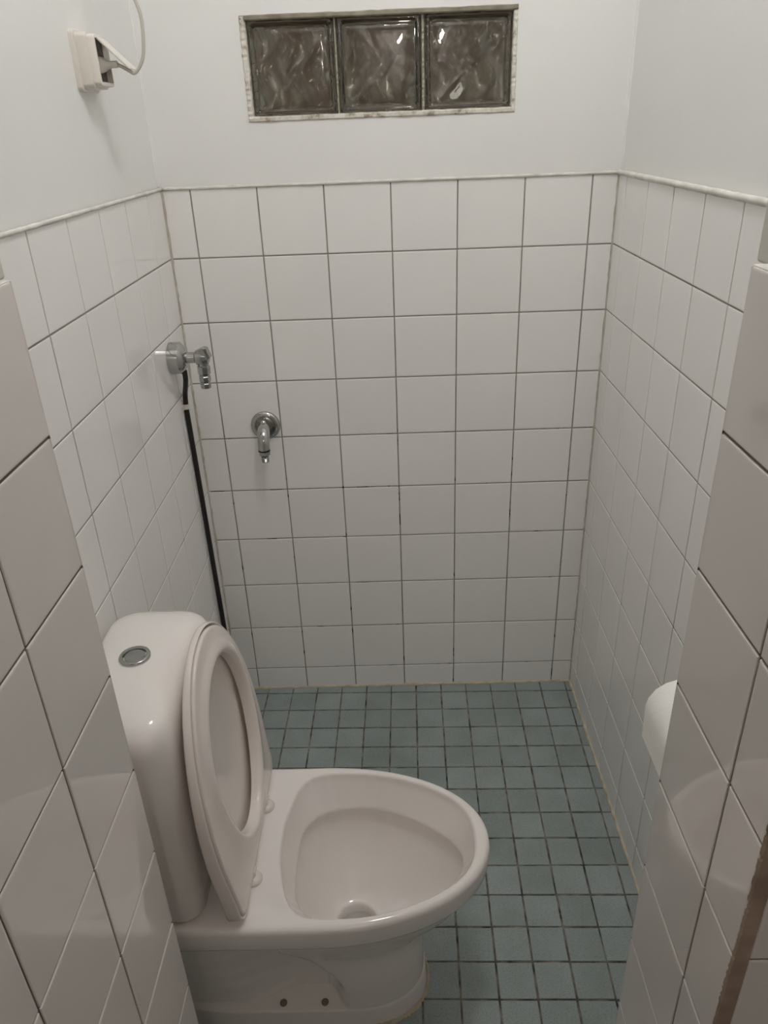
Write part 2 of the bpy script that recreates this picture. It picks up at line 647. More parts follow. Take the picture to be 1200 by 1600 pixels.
# mortar between wall and blocks: bars with ragged faces
def ragged_bar(mb, a, b, half, y0, y1, n=40):
    a, b = Vector(a), Vector(b)
    d = (b - a).normalized()
    s = Vector((0, 1, 0)).cross(d)
    rings = []
    for k in range(n + 1):
        p = a + (b - a) * (k / n)
        h1 = half * (1 + random.uniform(-0.12, 0.12))
        h2 = half * (1 + random.uniform(-0.12, 0.12))
        yy = y0 + random.uniform(-0.0014, 0.0014)
        rings.append([p + s * h1 + Vector((0, yy + 0.002, 0)), p + s * h1 * 0.6 + Vector((0, yy, 0)), p - s * h2 * 0.6 + Vector((0, yy, 0)),
                      p - s * h2 + Vector((0, yy + 0.002, 0)), p - s * h2 + Vector((0, y1, 0)), p + s * h1 + Vector((0, y1, 0))])
    mb.loft(rings, smooth=False)


mb = MB()
hm = 0.0048
ragged_bar(mb, (WX0 + hm, 0, WZ0), (WX0 + hm, 0, WZ1), hm + 0.001, 0.004, 0.11)
ragged_bar(mb, (WX1 - 0.0035, 0, WZ0), (WX1 - 0.0035, 0, WZ1), 0.0045, 0.006, 0.11)
ragged_bar(mb, (WX0, 0, WZ0 + 0.004), (WX1, 0, WZ0 + 0.004), 0.0052, 0.004, 0.11)
mb.build('mortar_frame', M['mortar'], win)
mb = MB()
ragged_bar(mb, (WX0, 0, WZ1 - 0.003), (WX1, 0, WZ1 - 0.003), 0.0046, 0.004, 0.11)
mb.build('top_mortar', M['mortar_top'], win)
mb = MB()
for xa, xb in ((bx[0][1], bx[1][0]), (bx[1][1], bx[2][0])):
    ragged_bar(mb, ((xa + xb) / 2, 0, bz[0]), ((xa + xb) / 2, 0, bz[1]), (xb - xa) / 2 - 0.0012, FY + 0.002, 0.10)
M['joint'] = plain('olive_joint', (0.33, 0.32, 0.25), 0.5)
mb.build('mortar_joint', M['joint'], win)


def glass_block(x0, x1, seed):
    z0, z1 = bz
    rnd = random.Random(seed)
    root = None
    mb = MB()
    y0, y1 = FY, FY + 0.080
    # outside: rounded block with a raised border and a recessed wavy face
    wob = [rnd.uniform(0, 6.28) for _ in range(4)]

    def fr(ins, dy, r=0.008):
        out = []
        for (x, y, z) in rrect(x0 + ins, x1 - ins, z0 + ins, z1 - ins, r, y0 + dy, 9):
            out.append((x, y, z))
        # extra points along the straight sides so the pane edge can ripple
        full = []
        for a_, b_ in zip(out, out[1:] + out[:1]):
            full.append(a_)
            L_ = math.dist(a_, b_)
            if L_ > 0.02:
                for q in range(1, 24):
                    t_ = q / 24
                    full.append(tuple(a_[c] + (b_[c] - a_[c]) * t_ for c in range(3)))
        return full

    def rip(ring, amp):
        return [(x, y + amp * (math.sin(150 * x + wob[0]) + math.sin(260 * x + 130 * z + wob[1]) + math.sin(190 * z + wob[2])), z) for x, y, z in ring]
    rings = [fr(0.004, y1 - y0), fr(0.0, y1 - y0 - 0.004), fr(0.0, 0.005), fr(0.0015, 0.0015), fr(0.004, 0.0), fr(0.0085, 0.0002), fr(0.0105, 0.0016), fr(0.0115, 0.0042),
             fr(0.0130, 0.0042), rip(fr(0.0150, 0.0016), 0.00010), rip(fr(0.0180, 0.0002), 0.00016), rip(fr(0.0220, -0.0006), 0.00016), rip(fr(0.0280, -0.0010), 0.00012), rip(fr(0.040, -0.0012), 0.00008), fr(0.060, -0.0012)]
    mb.loft(rings, cap0=True, cap1=True)
    # inside cavity with wavy walls
    ph = [rnd.uniform(0, 6.28) for _ in range(8)]

    def wave(x, z):
        return 0.0011 * (math.sin(95 * x + 40 * z + ph[0]) + math.sin(70 * z - 60 * x + ph[1]) + 0.7 * math.sin(150 * x + ph[2] + 2 * math.sin(60 * z + ph[3])))
    t = 0.007
    cx0, cx1, cz0, cz1 = x0 + t, x1 - t, z0 + t, z1 - t
    nx = 44
    vs, fs = [], []
    for s, yb in ((0, y0 + 0.010), (1, y1 - 0.009)):
        for a in range(nx + 1):
            for b in range(nx + 1):
                x = cx0 + (cx1 - cx0) * a / nx
                z = cz0 + (cz1 - cz0) * b / nx
                e = min(a, nx - a, b, nx - b) * (cx1 - cx0) / nx
                dome = 0.0058 * max(0.0, 1 - e / 0.016) ** 2
                vs.append((x, yb + (wave(x + s * .05, z) if e > 0 else 0) + (dome if s == 0 else -dome), z))
    off = (nx + 1) ** 2
    idx = lambda s, a, b: s * off + a * (nx + 1) + b
    for s in (0, 1):
        for a in range(nx):
            for b in range(nx):
                q = (idx(s, a, b), idx(s, a + 1, b), idx(s, a + 1, b + 1), idx(s, a, b + 1))
                fs.append(q if s else q[::-1])
    for a in range(nx):
        fs.append((idx(0, a, 0), idx(0, a + 1, 0), idx(1, a + 1, 0), idx(1, a, 0))[::-1])
        fs.append((idx(0, a, nx), idx(0, a + 1, nx), idx(1, a + 1, nx), idx(1, a, nx)))
        fs.append((idx(0, 0, a), idx(0, 0, a + 1), idx(1, 0, a + 1), idx(1, 0, a)))
        fs.append((idx(0, nx, a), idx(0, nx, a + 1), idx(1, nx, a + 1), idx(1, nx, a))[::-1])
    o = mb.build('glass_block', M['glass'], win)
    # cavity: kept as inward facing shell in the same mesh (normals point into the hollow)
    me = o.data
    bm = bmesh.new()
    bm.from_mesh(me)
    bv = [bm.verts.new(v) for v in vs]
    nf = [bm.faces.new([bv[i] for i in f]) for f in fs]
    bm.normal_update()
    c = Vector(((x0 + x1) / 2, (y0 + y1) / 2, (z0 + z1) / 2))
    bmesh.ops.recalc_face_normals(bm, faces=nf)
    bm.normal_update()
    if sum((f.calc_center_median() - c).dot(f.normal) for f in nf) > 0:
        bmesh.ops.reverse_faces(bm, faces=nf)
    for f in bm.faces:
        f.smooth = True
    bm.to_mesh(me)
    bm.free()
    me.set_sharp_from_angle(angle=math.radians(50))
    return o


for k, (a, b) in enumerate(bx):
    glass_block(a, b, 11 + k)

# dim corridor behind the blocks
mb = MB()
mb.box((-0.5, 0.62, 0.6), (1.6, 0.70, 2.45))
struct(mb.build('wall_corridor', M['corridor']))


# ---------------------------------------------------------------- toilet
YC = -0.893
TH = 224


def ray_ring(poly, c, z, zf=None):
    """resample a closed star-shaped outline (x, w) about (c, 0)"""
    P = np.array(poly)
    ang = np.unwrap(np.arctan2(P[:, 1], P[:, 0] - c))
    Q = np.vstack([P, P[:1]])
    out = []
    for k in range(TH):
        t = 2 * math.pi * k / TH
        d = np.array([math.cos(t), math.sin(t)])
        A = Q[:-1] - np.array([c, 0])
        B = Q[1:] - np.array([c, 0])
        E = B - A
        den = d[0] * E[:, 1] - d[1] * E[:, 0]
        den = np.where(abs(den) < 1e-12, 1e-12, den)
        r = (A[:, 0] * E[:, 1] - A[:, 1] * E[:, 0]) / den
        s = (A[:, 0] * d[1] - A[:, 1] * d[0]) / den
        ok = (r > 1e-6) & (s >= -1e-6) & (s <= 1 + 1e-6)
        rr = r[ok].max() if ok.any() else 0.05
        x, y = c + rr * d[0], rr * d[1]
        out.append((x, YC + y, z if zf is None else zf(x, y)))
    return out


def outline(hw, xb, xf, n=300):
    xs = xb + (xf - xb) * (1 - np.cos(np.linspace(0, math.pi, n))) / 2
    up_ = [(x, max(hw(x), 0.0)) for x in xs]
    return [(x, -wv) for x, wv in up_] + [(x, wv) for x, wv in reversed(up_)]


def nose(W, xc, xf, p=2.08, rear=None):
    def f(x):
        if x <= xc:
            return W if rear is None else rear(x)
        t = min(1.0, (x - xc) / (xf - xc))
        return W * (1 - t ** p) ** (1 / p)
    return f


def sst(a, b, x):
    t = min(1.0, max(0.0, (x - a) / (b - a)))
    return t * t * (3 - 2 * t)


def tab(T):
    X = np.array([t[0] for t in T])
    Y = np.array([t[1] for t in T])

    def f(x):
        return float(np.interp(x, X, Y))
    return f


toilet = thing('toilet', (0.30, YC, 0.0), 'white close-coupled toilet with raised seat and dual flush button against the left wall', 'toilet')

# pan: pedestal, bowl outside, rim, bowl inside, one continuous skin
XB = 0.022


def body_w(W, xf, z, xc, back=0.085):
    pin = sst(0.0505, 0.056, z) * (1 - sst(0.29, 0.335, z))
    base = nose(W, xc, xf, 2.3)

    def f(x):
        wv = base(x)
        if x < xc:
            wv = back + (W - back) * sst(XB, 0.20, x)
        xe = 0.402 - 0.108 * sst(0.10, 0.30, z)
        m = 1 - sst(xe - 0.042, xe, x)
        # diagonal swell of the outlet bend at the back
        dg = 0.085 - 0.033 * sst(0.0, 0.09, (x - 0.10) - (0.30 - z) * 0.45)
        return wv * (1 - pin * m) + min(wv, dg) * pin * m
    return f


rings = []
CX = 0.40
BT = np.array(((0.0, 0.104, 0.552, 0.40), (0.010, 0.103, 0.551, 0.40), (0.040, 0.101, 0.548, 0.40), (0.048, 0.1005, 0.547, 0.40), (0.0505, 0.1000, 0.546, 0.40), (0.052, 0.0995, 0.546, 0.40), (0.054, 0.099, 0.545, 0.40), (0.056, 0.099, 0.545, 0.40),
                     (0.074, 0.099, 0.545, 0.40), (0.085, 0.099, 0.545, 0.40), (0.12, 0.100, 0.545, 0.40), (0.17, 0.100, 0.545, 0.39), (0.19, 0.1005, 0.549, 0.385), (0.21, 0.103, 0.557, 0.38),
                     (0.235, 0.112, 0.582, 0.37), (0.255, 0.121, 0.601, 0.36), (0.275, 0.130, 0.616, 0.36), (0.295, 0.138, 0.627, 0.36), (0.315, 0.145, 0.635, 0.36), (0.33, 0.151, 0.640, 0.36),
                     (0.340, 0.155, 0.642, 0.36)))
zs = [0.0, 0.010, 0.030, 0.042, 0.048, 0.0500, 0.0510, 0.052, 0.053, 0.054, 0.055, 0.056] + list(np.linspace(0.062, 0.336, 46)) + [0.340]
for z in zs:
    W, xf, xc = (float(np.interp(z, BT[:, 0], BT[:, c])) for c in (1, 2, 3))
    rings.append(ray_ring(outline(body_w(W, xf, z, xc, 0.085 if z < 0.28 else 0.085 + 0.06 * sst(0.28, 0.335, z)), XB, xf), CX, z))


def rim_o(ins, z):
    f = nose(0.1745 - ins, 0.36, 0.6665 - ins, 2.08)
    return ray_ring(outline(f, XB, 0.6665 - ins), 0.43, z)


rings += [rim_o(0.010, 0.3455), rim_o(0.0045, 0.3475), rim_o(0.0020, 0.353), rim_o(0.0008, 0.372), rim_o(0.0, 0.388), rim_o(0.0012, 0.3945), rim_o(0.0045, 0.3985), rim_o(0.009, 0.3998), rim_o(0.013, 0.400)]
OPEN = tab([(0.295, 0.0), (0.2953, 0.02), (0.2965, 0.04), (0.3014, 0.066), (0.306, 0.088), (0.312, 0.108), (0.322, 0.128), (0.336, 0.142), (0.350, 0.1485), (0.370, 0.1515), (0.395, 0.152), (0.4127, 0.1515), (0.44, 0.150), (0.4677, 0.146),
            (0.4950, 0.140), (0.5223, 0.131), (0.552, 0.119), (0.58, 0.1035), (0.600, 0.0895), (0.6156, 0.0745), (0.6265, 0.058), (0.6344, 0.040), (0.6378, 0.022), (0.6388, 0.0)])
OP = outline(OPEN, 0.295, 0.6388)
LEDGE = tab([(0.3160, 0.0), (0.3163, 0.03), (0.318, 0.055), (0.3216, 0.072), (0.330, 0.090), (0.342, 0.103), (0.36, 0.114), (0.385, 0.1215), (0.4246, 0.125), (0.46, 0.1215), (0.495, 0.1115), (0.525, 0.0985), (0.555, 0.081), (0.58, 0.0635), (0.598, 0.047), (0.611, 0.030), (0.6185, 0.014), (0.6205, 0.0)])
LP = outline(LEDGE, 0.3160, 0.6205)


def grow(poly, c, k, dx=0.0):
    return [(c + (x - c) * k + dx, wv * k) for x, wv in poly]


def mixp(t, z, k=1.0):
    a = np.array(ray_ring(OP, 0.43, z))
    b = np.array(ray_ring(LP, 0.43, z))
    c = a * (1 - t) + b * t
    return [tuple(q) for q in c]


def mixo(t, z):
    a = np.array(ray_ring(grow(OP, 0.45, 1.035), 0.43, z))
    b = np.array(ray_ring(OP, 0.43, z))
    return [tuple(q) for q in (a * (1 - t) + b * t)]


rings += [mixo(0.0, 0.400), mixo(0.45, 0.3993), mixo(0.85, 0.3965), mixp(0.0, 0.392), mixp(0.12, 0.384), mixp(0.45, 0.366), mixp(0.80, 0.348), mixp(0.93, 0.3415), mixp(1.0, 0.337), mixp(1.0, 0.333)]
LG = np.array(ray_ring(grow(LP, 0.44, 1.06), 0.43, 0.0))
SC = (0.418, YC, 0.0)


def circ(r):
    return np.array([(SC[0] + r * 1.1 * math.cos(2 * math.pi * k / TH), SC[1] + r * math.sin(2 * math.pi * k / TH), 0.0) for k in range(TH)])


rings.append([tuple(q) for q in LG + np.array([0, 0, 0.3335])])
for k in range(1, 19):
    q = k / 18
    tt = q * math.pi / 2
    qq = 1 - math.cos(tt) ** (2 / 1.5)
    P_ = LG * (1 - qq) + circ(0.037) * qq
    zq = 0.328 - (0.328 - 0.172) * math.sin(tt) ** (2 / 1.5)
    rings.append([(a[0], a[1], zq) for a in P_])
for r, z in ((0.0350, 0.168), (0.0335, 0.155), (0.032, 0.11)):
    rings.append([(a[0], a[1], z) for a in circ(r)])
mb = MB()
mb.loft(rings)
pan = mb.build('pan', M['cistern_white'], toilet, sharp=62)

# water in the sump
mb = MB()
mb.add([(0.418 + 0.0385 * math.cos(a), YC + 0.0345 * math.sin(a), 0.150) for a in np.linspace(0, 2 * math.pi, 48, endpoint=False)], [tuple(range(48))])
mb.build('water', M['water'], toilet)

# cistern
CXC, CHX, CHY = 0.1045, 0.0865, 0.167


def cist_ring(k, z, r=0.046, hx=CHX, hy=CHY, cx_=CXC, dome=0.0):
    pts = []
    hx, hy = hx * k, hy * k
    r = min(r * max(k, 0.05), hx * 0.95)
    for sx, sy, a0 in ((1, 1, 0), (-1, 1, 90), (-1, -1, 180), (1, -1, 270)):
        for j in range(13):
            a = math.radians(a0 + 90 * j / 12)
            pts.append((cx_ + sx * (hx - r) + r * math.cos(a), YC + sy * (hy - r) + r * math.sin(a), z))
    return pts


rings = []
for z, hx, hy, r in ((0.4025, 0.0780, 0.1545, 0.028), (0.4050, 0.0815, 0.1590, 0.030), (0.411, 0.0835, 0.1615, 0.032), (0.46, 0.0845, 0.1630, 0.035), (0.58, 0.0855, 0.1655, 0.040), (0.70, 0.0865, 0.167, 0.046)):
    rings.append(cist_ring(1, z, r, hx, hy, 0.019 + hx))
for k, z in ((1.0, 0.745), (0.996, 0.762), (0.985, 0.775), (0.965, 0.7855), (0.935, 0.7935), (0.89, 0.8005), (0.82, 0.8065), (0.70, 0.8122), (0.55, 0.816), (0.36, 0.8187), (0.18, 0.8198), (0.05, 0.820)):
    rings.append(cist_ring(k, z, 0.046 + 0.02 * (1 - k)))
mb = MB()
mb.loft(rings)
cist = mb.build('cistern', M['cistern_white'], toilet, sharp=50)

# flush button: ring and two half plates with a dark split
BC = (0.1065, YC - 0.004, 0.8215)
fb = MB()
fb.loft(lathe(BC, (0, 0, 1), [(-0.004, 0.0235), (0.0012, 0.0242), (0.0030, 0.0232), (0.0037, 0.0210), (0.0032, 0.0182), (0.0012, 0.0172), (-0.003, 0.0170)], 48), cap0=True, cap1=True)
button = fb.build('flush_button', M['dull_chrome'], toilet, sharp=50)
mb = MB()
mb.add([(BC[0] + 0.0169 * math.cos(a), BC[1] + 0.0169 * math.sin(a), BC[2] - 0.0018) for a in np.linspace(0, 2 * math.pi, 40, endpoint=False)], [tuple(range(40))])
mb.build('button_gap', M['black_gap'], button)


def half_plate(a0, a1, off, side):
    mb = MB()
    ca_ = math.radians(4)
    loop = []
    cut = off
    for k in range(33):
        a = math.radians(a0 + (a1 - a0) * k / 32)
        x, y = 0.0158 * math.cos(a), 0.0158 * math.sin(a)
        loop.append((x, max(y, cut) if side > 0 else min(y, cut)))
    R_ = Matrix.Rotation(ca_, 2)
    pts = [R_ @ Vector(p) for p in loop]
    r = [[(BC[0] + p.x * s, BC[1] + p.y * s, BC[2] + z) for p in pts] for s, z in ((1, -0.0017), (1, 0.0008), (0.97, 0.0014))]
    mb.loft(r, smooth=False)
    mb.build('flush_plate', M['dull_chrome'], button)


half_plate(0, 180, 0.0026, 1)
half_plate(180, 360, -0.0004, -1)

# seat and lid: local frame s (along), w (across), n (towards the bowl) leaning back on the cistern
TILT = math.radians(6.0)
H0 = Vector((0.2500, YC + 0.005, 0.4035))
SA = Vector((-math.sin(TILT), 0, math.cos(TILT)))
NA = Vector((math.cos(TILT), 0, math.sin(TILT)))


def L2W(s, wv, n):
    return H0 + SA * s + Vector((0, 1, 0)) * wv + NA * n


SN = 160


def seat_hw(W, length, sc):
    def f(s):
        if s < 0.03:
            c = 0.03
            return (W - 0.010) - c + math.sqrt(max(0, c * c - (c - s) ** 2)) if s > 0 else (W - 0.010) - c
        if s < sc:
            return (W - 0.010) + 0.010 * sst(0.03, sc, s)
        t = min(1, (s - sc) / (length - sc))
        return W * (1 - t ** 2.05) ** (1 / 2.05)
    return f


def seat_ring(W, length, n_fn, inset=0.0, c=0.22, s0=0.0):
    f = seat_hw(W - inset, length - inset, 0.16)
    xs = s0 + inset + (length - 2 * inset - s0) * (1 - np.cos(np.linspace(0, math.pi, 260))) / 2
    up_ = [(x, max(0, f(max(x - s0 - inset, 0) if x < 0.06 else x))) for x in xs]
    poly = [(x, -v) for x, v in up_] + [(x, v) for x, v in reversed(up_)]
    return ray_sw(poly, c, n_fn)


def ray_sw(poly, c, n_fn):
    Q = np.array(poly + poly[:1]) - np.array([c, 0])
    A, B = Q[:-1], Q[1:]
    E = B - A
    out = []
    for k in range(SN):
        t = 2 * math.pi * k / SN
        d = (math.cos(t), math.sin(t))
        den = d[0] * E[:, 1] - d[1] * E[:, 0]
        den = np.where(abs(den) < 1e-12, 1e-12, den)
        r = (A[:, 0] * E[:, 1] - A[:, 1] * E[:, 0]) / den
        s = (A[:, 0] * d[1] - A[:, 1] * d[0]) / den
        ok = (r > 1e-6) & (s >= -1e-6) & (s <= 1 + 1e-6)
        rr = r[ok].max() if ok.any() else 0.05
        S_, W_ = c + rr * d[0], rr * d[1]
        out.append(L2W(S_, W_, n_fn(S_, W_) if callable(n_fn) else n_fn))
    return out


def hole_ring(k, n, c=0.222):
    # egg-shaped opening, narrower towards the hinge
    poly = []
    for a in np.linspace(-math.pi, math.pi, 160, endpoint=False):
        s = c + 0.166 * k * math.cos(a)
        wv = 0.124 * k * math.sin(a) * (1.0 + 0.10 * math.cos(a) - 0.06 * (1 if math.cos(a) < -0.7 else 0) * (abs(math.cos(a)) - 0.7))
        poly.append((s, wv))
    return ray_sw(poly, 0.22, n)


# lid (behind) with a side skirt that wraps the seat
LW = 0.1865


def nb(d):
    return lambda s_, w_: -0.0225 + 0.0120 * min(1.0, max(0.0, s_ / 0.445)) + d


def nf(n):
    return lambda s_, w_: n - 0.0030 * min(1.0, max(0.0, s_ / 0.445))


mb = MB()
lid_rings = [seat_ring(LW, 0.446, nb(0.0), 0.022), seat_ring(LW, 0.446, nb(0.001), 0.007), seat_ring(LW, 0.446, nb(0.0030), 0.0018), seat_ring(LW, 0.446, nb(0.0065), 0.0),
             seat_ring(LW, 0.446, nf(0.0030), 0.0002), seat_ring(LW, 0.446, nf(0.0052), 0.0012), seat_ring(LW, 0.446, nf(0.0058), 0.0026), seat_ring(LW, 0.446, nf(0.0045), 0.0038), seat_ring(LW, 0.446, nb(0.0100), 0.0046), seat_ring(LW, 0.446, nb(0.0050), 0.010)]
mb.loft(lid_rings)
mb.build('toilet_lid', M['seat_white'], toilet, sharp=60)

# seat ring (in front)


def blend(t, n):
    a = seat_ring(LW, 0.446, n, 0.0075)
    b = hole_ring(1.09, n)
    return [p * (1 - t) + q * t for p, q in zip(a, b)]


mb = MB()
sr = [hole_ring(0.985, -0.0035), seat_ring(LW, 0.446, -0.0035, 0.012), seat_ring(LW, 0.446, -0.0020, 0.0078), seat_ring(LW, 0.446, 0.0045, 0.0066), seat_ring(LW, 0.446, 0.0072, 0.0076), seat_ring(LW, 0.446, 0.0080, 0.0105),
      blend(0.25, 0.0086), blend(0.50, 0.0100), blend(0.72, 0.0122), blend(0.90, 0.0155), hole_ring(1.075, 0.0172), hole_ring(1.05, 0.0178), hole_ring(1.02, 0.0172), hole_ring(1.0, 0.0145), hole_ring(0.985, 0.008), hole_ring(0.985, -0.0035)]
mb.loft(sr, cap0=False, cap1=False)
seat = mb.build('toilet_seat', M['seat_white'], toilet, sharp=60)

# hinges: round caps on the pan with a small post
for hy in (YC + 0.0755, YC - 0.0785):
    mb = MB()
    mb.loft(lathe((0.2540, hy, 0.3995), (0, 0, 1), [(0, 0.0165), (0.0025, 0.0168), (0.005, 0.0155), (0.008, 0.0120), (0.0095, 0.0070), (0.010, 0.001)], 32))
    cap = mb.build('hinge_cap', M['hinge_white'], toilet, sharp=60)
    mb = MB()
    mb.loft(lathe((0.2530, hy + 0.0085, 0.4135), (0, -1, 0), [(-0.006, 0.004), (-0.005, 0.0062), (0.010, 0.0065), (0.0115, 0.0045)], 20))
    mb.loft(lathe((0.2530, hy, 0.407), (0.12, 0, 1), [(0, 0.0065), (0.009, 0.006), (0.013, 0.004)], 18))
    mb.build('hinge_pin', M['hinge_white'], cap, sharp=60)

# bolt caps on the foot
for bxp in (0.2738, 0.3534):
    mb = MB()
    mb.loft(lathe((bxp, YC - 0.0840, 0.0500), (0, 0, 1), [(-0.002, 0.0072), (0.004, 0.0070), (0.006, 0.005), (0.0065, 0.001)], 20))
    o = mb.build('bolt_cap', M['bolt'], toilet, sharp=60)
    o['label'] = 'small brown bolt cap'

# sealant round the foot
fo = ray_ring(outline(body_w(0.104, 0.552, 0.0, 0.40), XB, 0.552), CX, 0.0)
fi = ray_ring(outline(body_w(0.1075, 0.5555, 0.0, 0.40, 0.088), XB, 0.5555), CX, 0.0)
rnd = random.Random(3)
mb = MB()
ra, rb, rc_ = [], [], []
for p, q in zip(fo, fi):
    j = rnd.uniform(0.6, 1.5)
    d = Vector(q) - Vector(p)
    ra.append((p[0], p[1], 0.006 * j))
    rb.append(tuple(Vector(p) + d * 0.7 * j + Vector((0, 0, 0.0035 * j))))
    rc_.append(tuple(Vector(p) + d * 1.3 * j))
mb.loft([ra, rb, rc_], False, False)
o = mb.build('sealant', M['caulk_yellow'], toilet)
o['label'] = 'yellowed sealant bead round the foot'

# ---------------------------------------------------------------- shut-off valve on the left wall
VY, VZ = -0.135, 1.081
valve = thing('shutoff_valve', (XL, VY, VZ), 'chrome shut-off valve on the left wall with a black pipe below', 'valve')
mb = MB()
mb.loft(lathe((XL, VY, VZ), (1, 0, 0), [(0.0, 0.0350), (0.001, 0.0362), (0.024, 0.0362), (0.0255, 0.0354), (0.0365, 0.0215), (0.0375, 0.0180), (0.0375, 0.010)], 10 * 4))
mb.build('wall_cap', M['chrome'], valve, sharp=25)
mb = MB()
mb.loft(lathe((XL + 0.033, VY, VZ), (1, 0, 0), [(0, 0.0125), (0.024, 0.0125), (0.0245, 0.0112), (0.027, 0.0112)], 28))
mb.build('collar', M['chrome'], valve, sharp=30)
VX = XL + 0.073
mb = MB()
mb.loft(lathe((XL + 0.056, VY, VZ), (1, 0, 0), [(0, 0.0125), (0.003, 0.0165), (0.012, 0.0185), (0.022, 0.0175), (0.030, 0.0150), (0.033, 0.010), (0.0335, 0.001)], 12))
mb.loft(lathe((VX, VY, VZ), (0, 0, -1), [(0.006, 0.013), (0.022, 0.0125)], 20))
mb.build('valve_body', M['dull_chrome'], valve, sharp=25)
mb = MB()
rr = []
for t, hx, hy in ((0, 0.010, 0.009), (0.010, 0.0125, 0.011), (0.022, 0.0135, 0.0115), (0.030, 0.011, 0.009)):
    c = Vector((VX - 0.010 + t * 0.95, VY - 0.004, VZ + 0.006 + t * 0.22))
    rr.append([c + Vector((-0.35 * b * hx, a * hy, b * hx)) for a, b in ((-1, -1), (1, -1), (1, 1), (-1, 1))])
mb.loft(rr, smooth=False)
mb.build('handle', M['dull_chrome'], valve, bevel=0.0025)
mb = MB()
prof = [(0.018, 0.0125), (0.020, 0.0150), (0.024, 0.0155), (0.038, 0.0150), (0.040, 0.0128), (0.043, 0.0128), (0.045, 0.0142), (0.055, 0.0140), (0.057, 0.0120), (0.060, 0.0120), (0.061, 0.0130), (0.072, 0.0118), (0.073, 0.0085), (0.068, 0.007)]
mb.loft(lathe((VX, VY, VZ), (-0.02, 0, -1), prof, 8))
mb.build('hose_outlet', M['dull_chrome'], valve, sharp=20)

# black supply pipe from the valve cap down to the cistern
pipe = thing('water_pipe', (0.016, -0.075, 0.45), 'thin black water pipe running down the left wall behind the toilet', 'pipe')
pts = [(0.036, VY + 0.003, VZ - 0.030), (0.036, VY + 0.003, VZ - 0.048), (0.031, -0.122, 1.014), (0.021, -0.104, 0.984), (0.0165, -0.0965, 0.952), (0.0162, -0.094, 0.90), (0.016, -0.084, 0.66), (0.016, -0.071, 0.30), (0.016, -0.068, 0.20), (0.016, -0.070, 0.02)]
mb = MB()
mb.loft(tube_rings(spline(pts, 8), 0.0062, 14))
mb.build('pipe', M['pipe'], pipe)
for cz, cy in ((0.952, -0.0965),):
    mb = MB()
    mb.box((XL, cy - 0.022, cz - 0.006), (0.0135, cy - 0.005, cz + 0.006))
    mb.loft([[(0.0162 + r * math.cos(a), cy + r * math.sin(a), z) for a in np.linspace(0, 2 * math.pi, 18, endpoint=False)] for r, z in ((0.0064, cz - 0.006), (0.0082, cz - 0.006), (0.0082, cz + 0.006), (0.0064, cz + 0.006))])
    o = mb.build('pipe_clip', M['clip'], pipe, sharp=30)
    o['label'] = 'white plastic pipe clip'

# ---------------------------------------------------------------- tap on the back wall
TX, TZ = 0.1855, 0.8615
tap = thing('wall_tap', (TX, 0.0, TZ), 'chrome tap with round wall plate and bent spout on the back wall', 'tap')
mb = MB()
mb.loft(lathe((TX, 0.0, TZ), (0, -1, 0), [(0.0, 0.0375), (0.001, 0.0382), (0.003, 0.0380), (0.007, 0.0355), (0.0095, 0.0310), (0.0100, 0.0255), (0.0085, 0.0230), (0.0085, 0.0170), (0.011, 0.0150)], 48))
mb.build('wall_plate', M['chrome'], tap, sharp=40)
mb = MB()
path = spline([(TX, -0.004, TZ), (TX, -0.020, TZ + 0.001), (TX, -0.038, TZ - 0.004), (TX, -0.052, TZ - 0.018), (TX, -0.057, TZ - 0.034), (TX, -0.058, TZ - 0.044)], 6)
mb.loft(tube_rings(path, [0.0165] * 6 + [0.0160] * 12 + [0.0150] * (len(path) - 18), 24))
spout = mb.build('spout', M['chrome'], tap, sharp=50)
mb = MB()
mb.loft(lathe((TX, -0.024, TZ + 0.013), (0, -0.2, 1), [(0, 0.0075), (0.005, 0.0072), (0.009, 0.005), (0.010, 0.001)], 18))
mb.build('knob', M['chrome'], tap, sharp=50)
e = path[-1]
mb = MB()
mb.loft(lathe(e, (0, 0, -1), [(-0.001, 0.0152), (0.003, 0.0152)], 24))
mb.build('gasket', M['black_gap'], tap, sharp=40)
mb = MB()
mb.loft(lathe(e + Vector((0, 0, -0.0025)), (0, 0, -1), [(0, 0.0135), (0.001, 0.0155), (0.010, 0.0155), (0.011, 0.0135)], 6), smooth=False)
mb.build('nut', M['dull_chrome'], tap)
mb = MB()
pr_ = []
for k in range(9):
    pr_ += [(0.012 + k * 0.0022, 0.0098), (0.0131 + k * 0.0022, 0.0088)]
pr_ += [(0.033, 0.0095), (0.0335, 0.006), (0.028, 0.0055)]
mb.loft(lathe(e, (0, 0, -1), pr_, 20))
mb.build('threaded_outlet', M['dull_chrome'], tap, sharp=20)

# ---------------------------------------------------------------- electrical socket on the left wall
WP = XL - TW
sock = thing('wall_socket', (WP, -0.333, 1.653), 'white surface-mounted socket with its hinged flap propped open on the left wall', 'socket')


def rbox(mb, x0, x1, y0, y1, z0, z1, r, edge=0.0015, open_front=None):
    def ring(x, ins):
        pts = []
        rr_ = max(r - ins, 0.0005)
        for cy_, cz_, a0 in ((y1 - r, z1 - r, 0), (y0 + r, z1 - r, 90), (y0 + r, z0 + r, 180), (y1 - r, z0 + r, 270)):
            for k in range(7):
                a = math.radians(a0 + 15 * k)
                pts.append((x, cy_ + rr_ * math.cos(a), cz_ + rr_ * math.sin(a)))
        return pts
    rings_ = [ring(x0, 0), ring(x1 - edge, 0), ring(x1 - edge * 0.3, edge * 0.4), ring(x1, edge * 1.2)]
    if open_front:
        ins, dep = open_front
        rings_ += [ring(x1, ins), ring(x1 - dep, ins)]
    mb.loft(rings_)


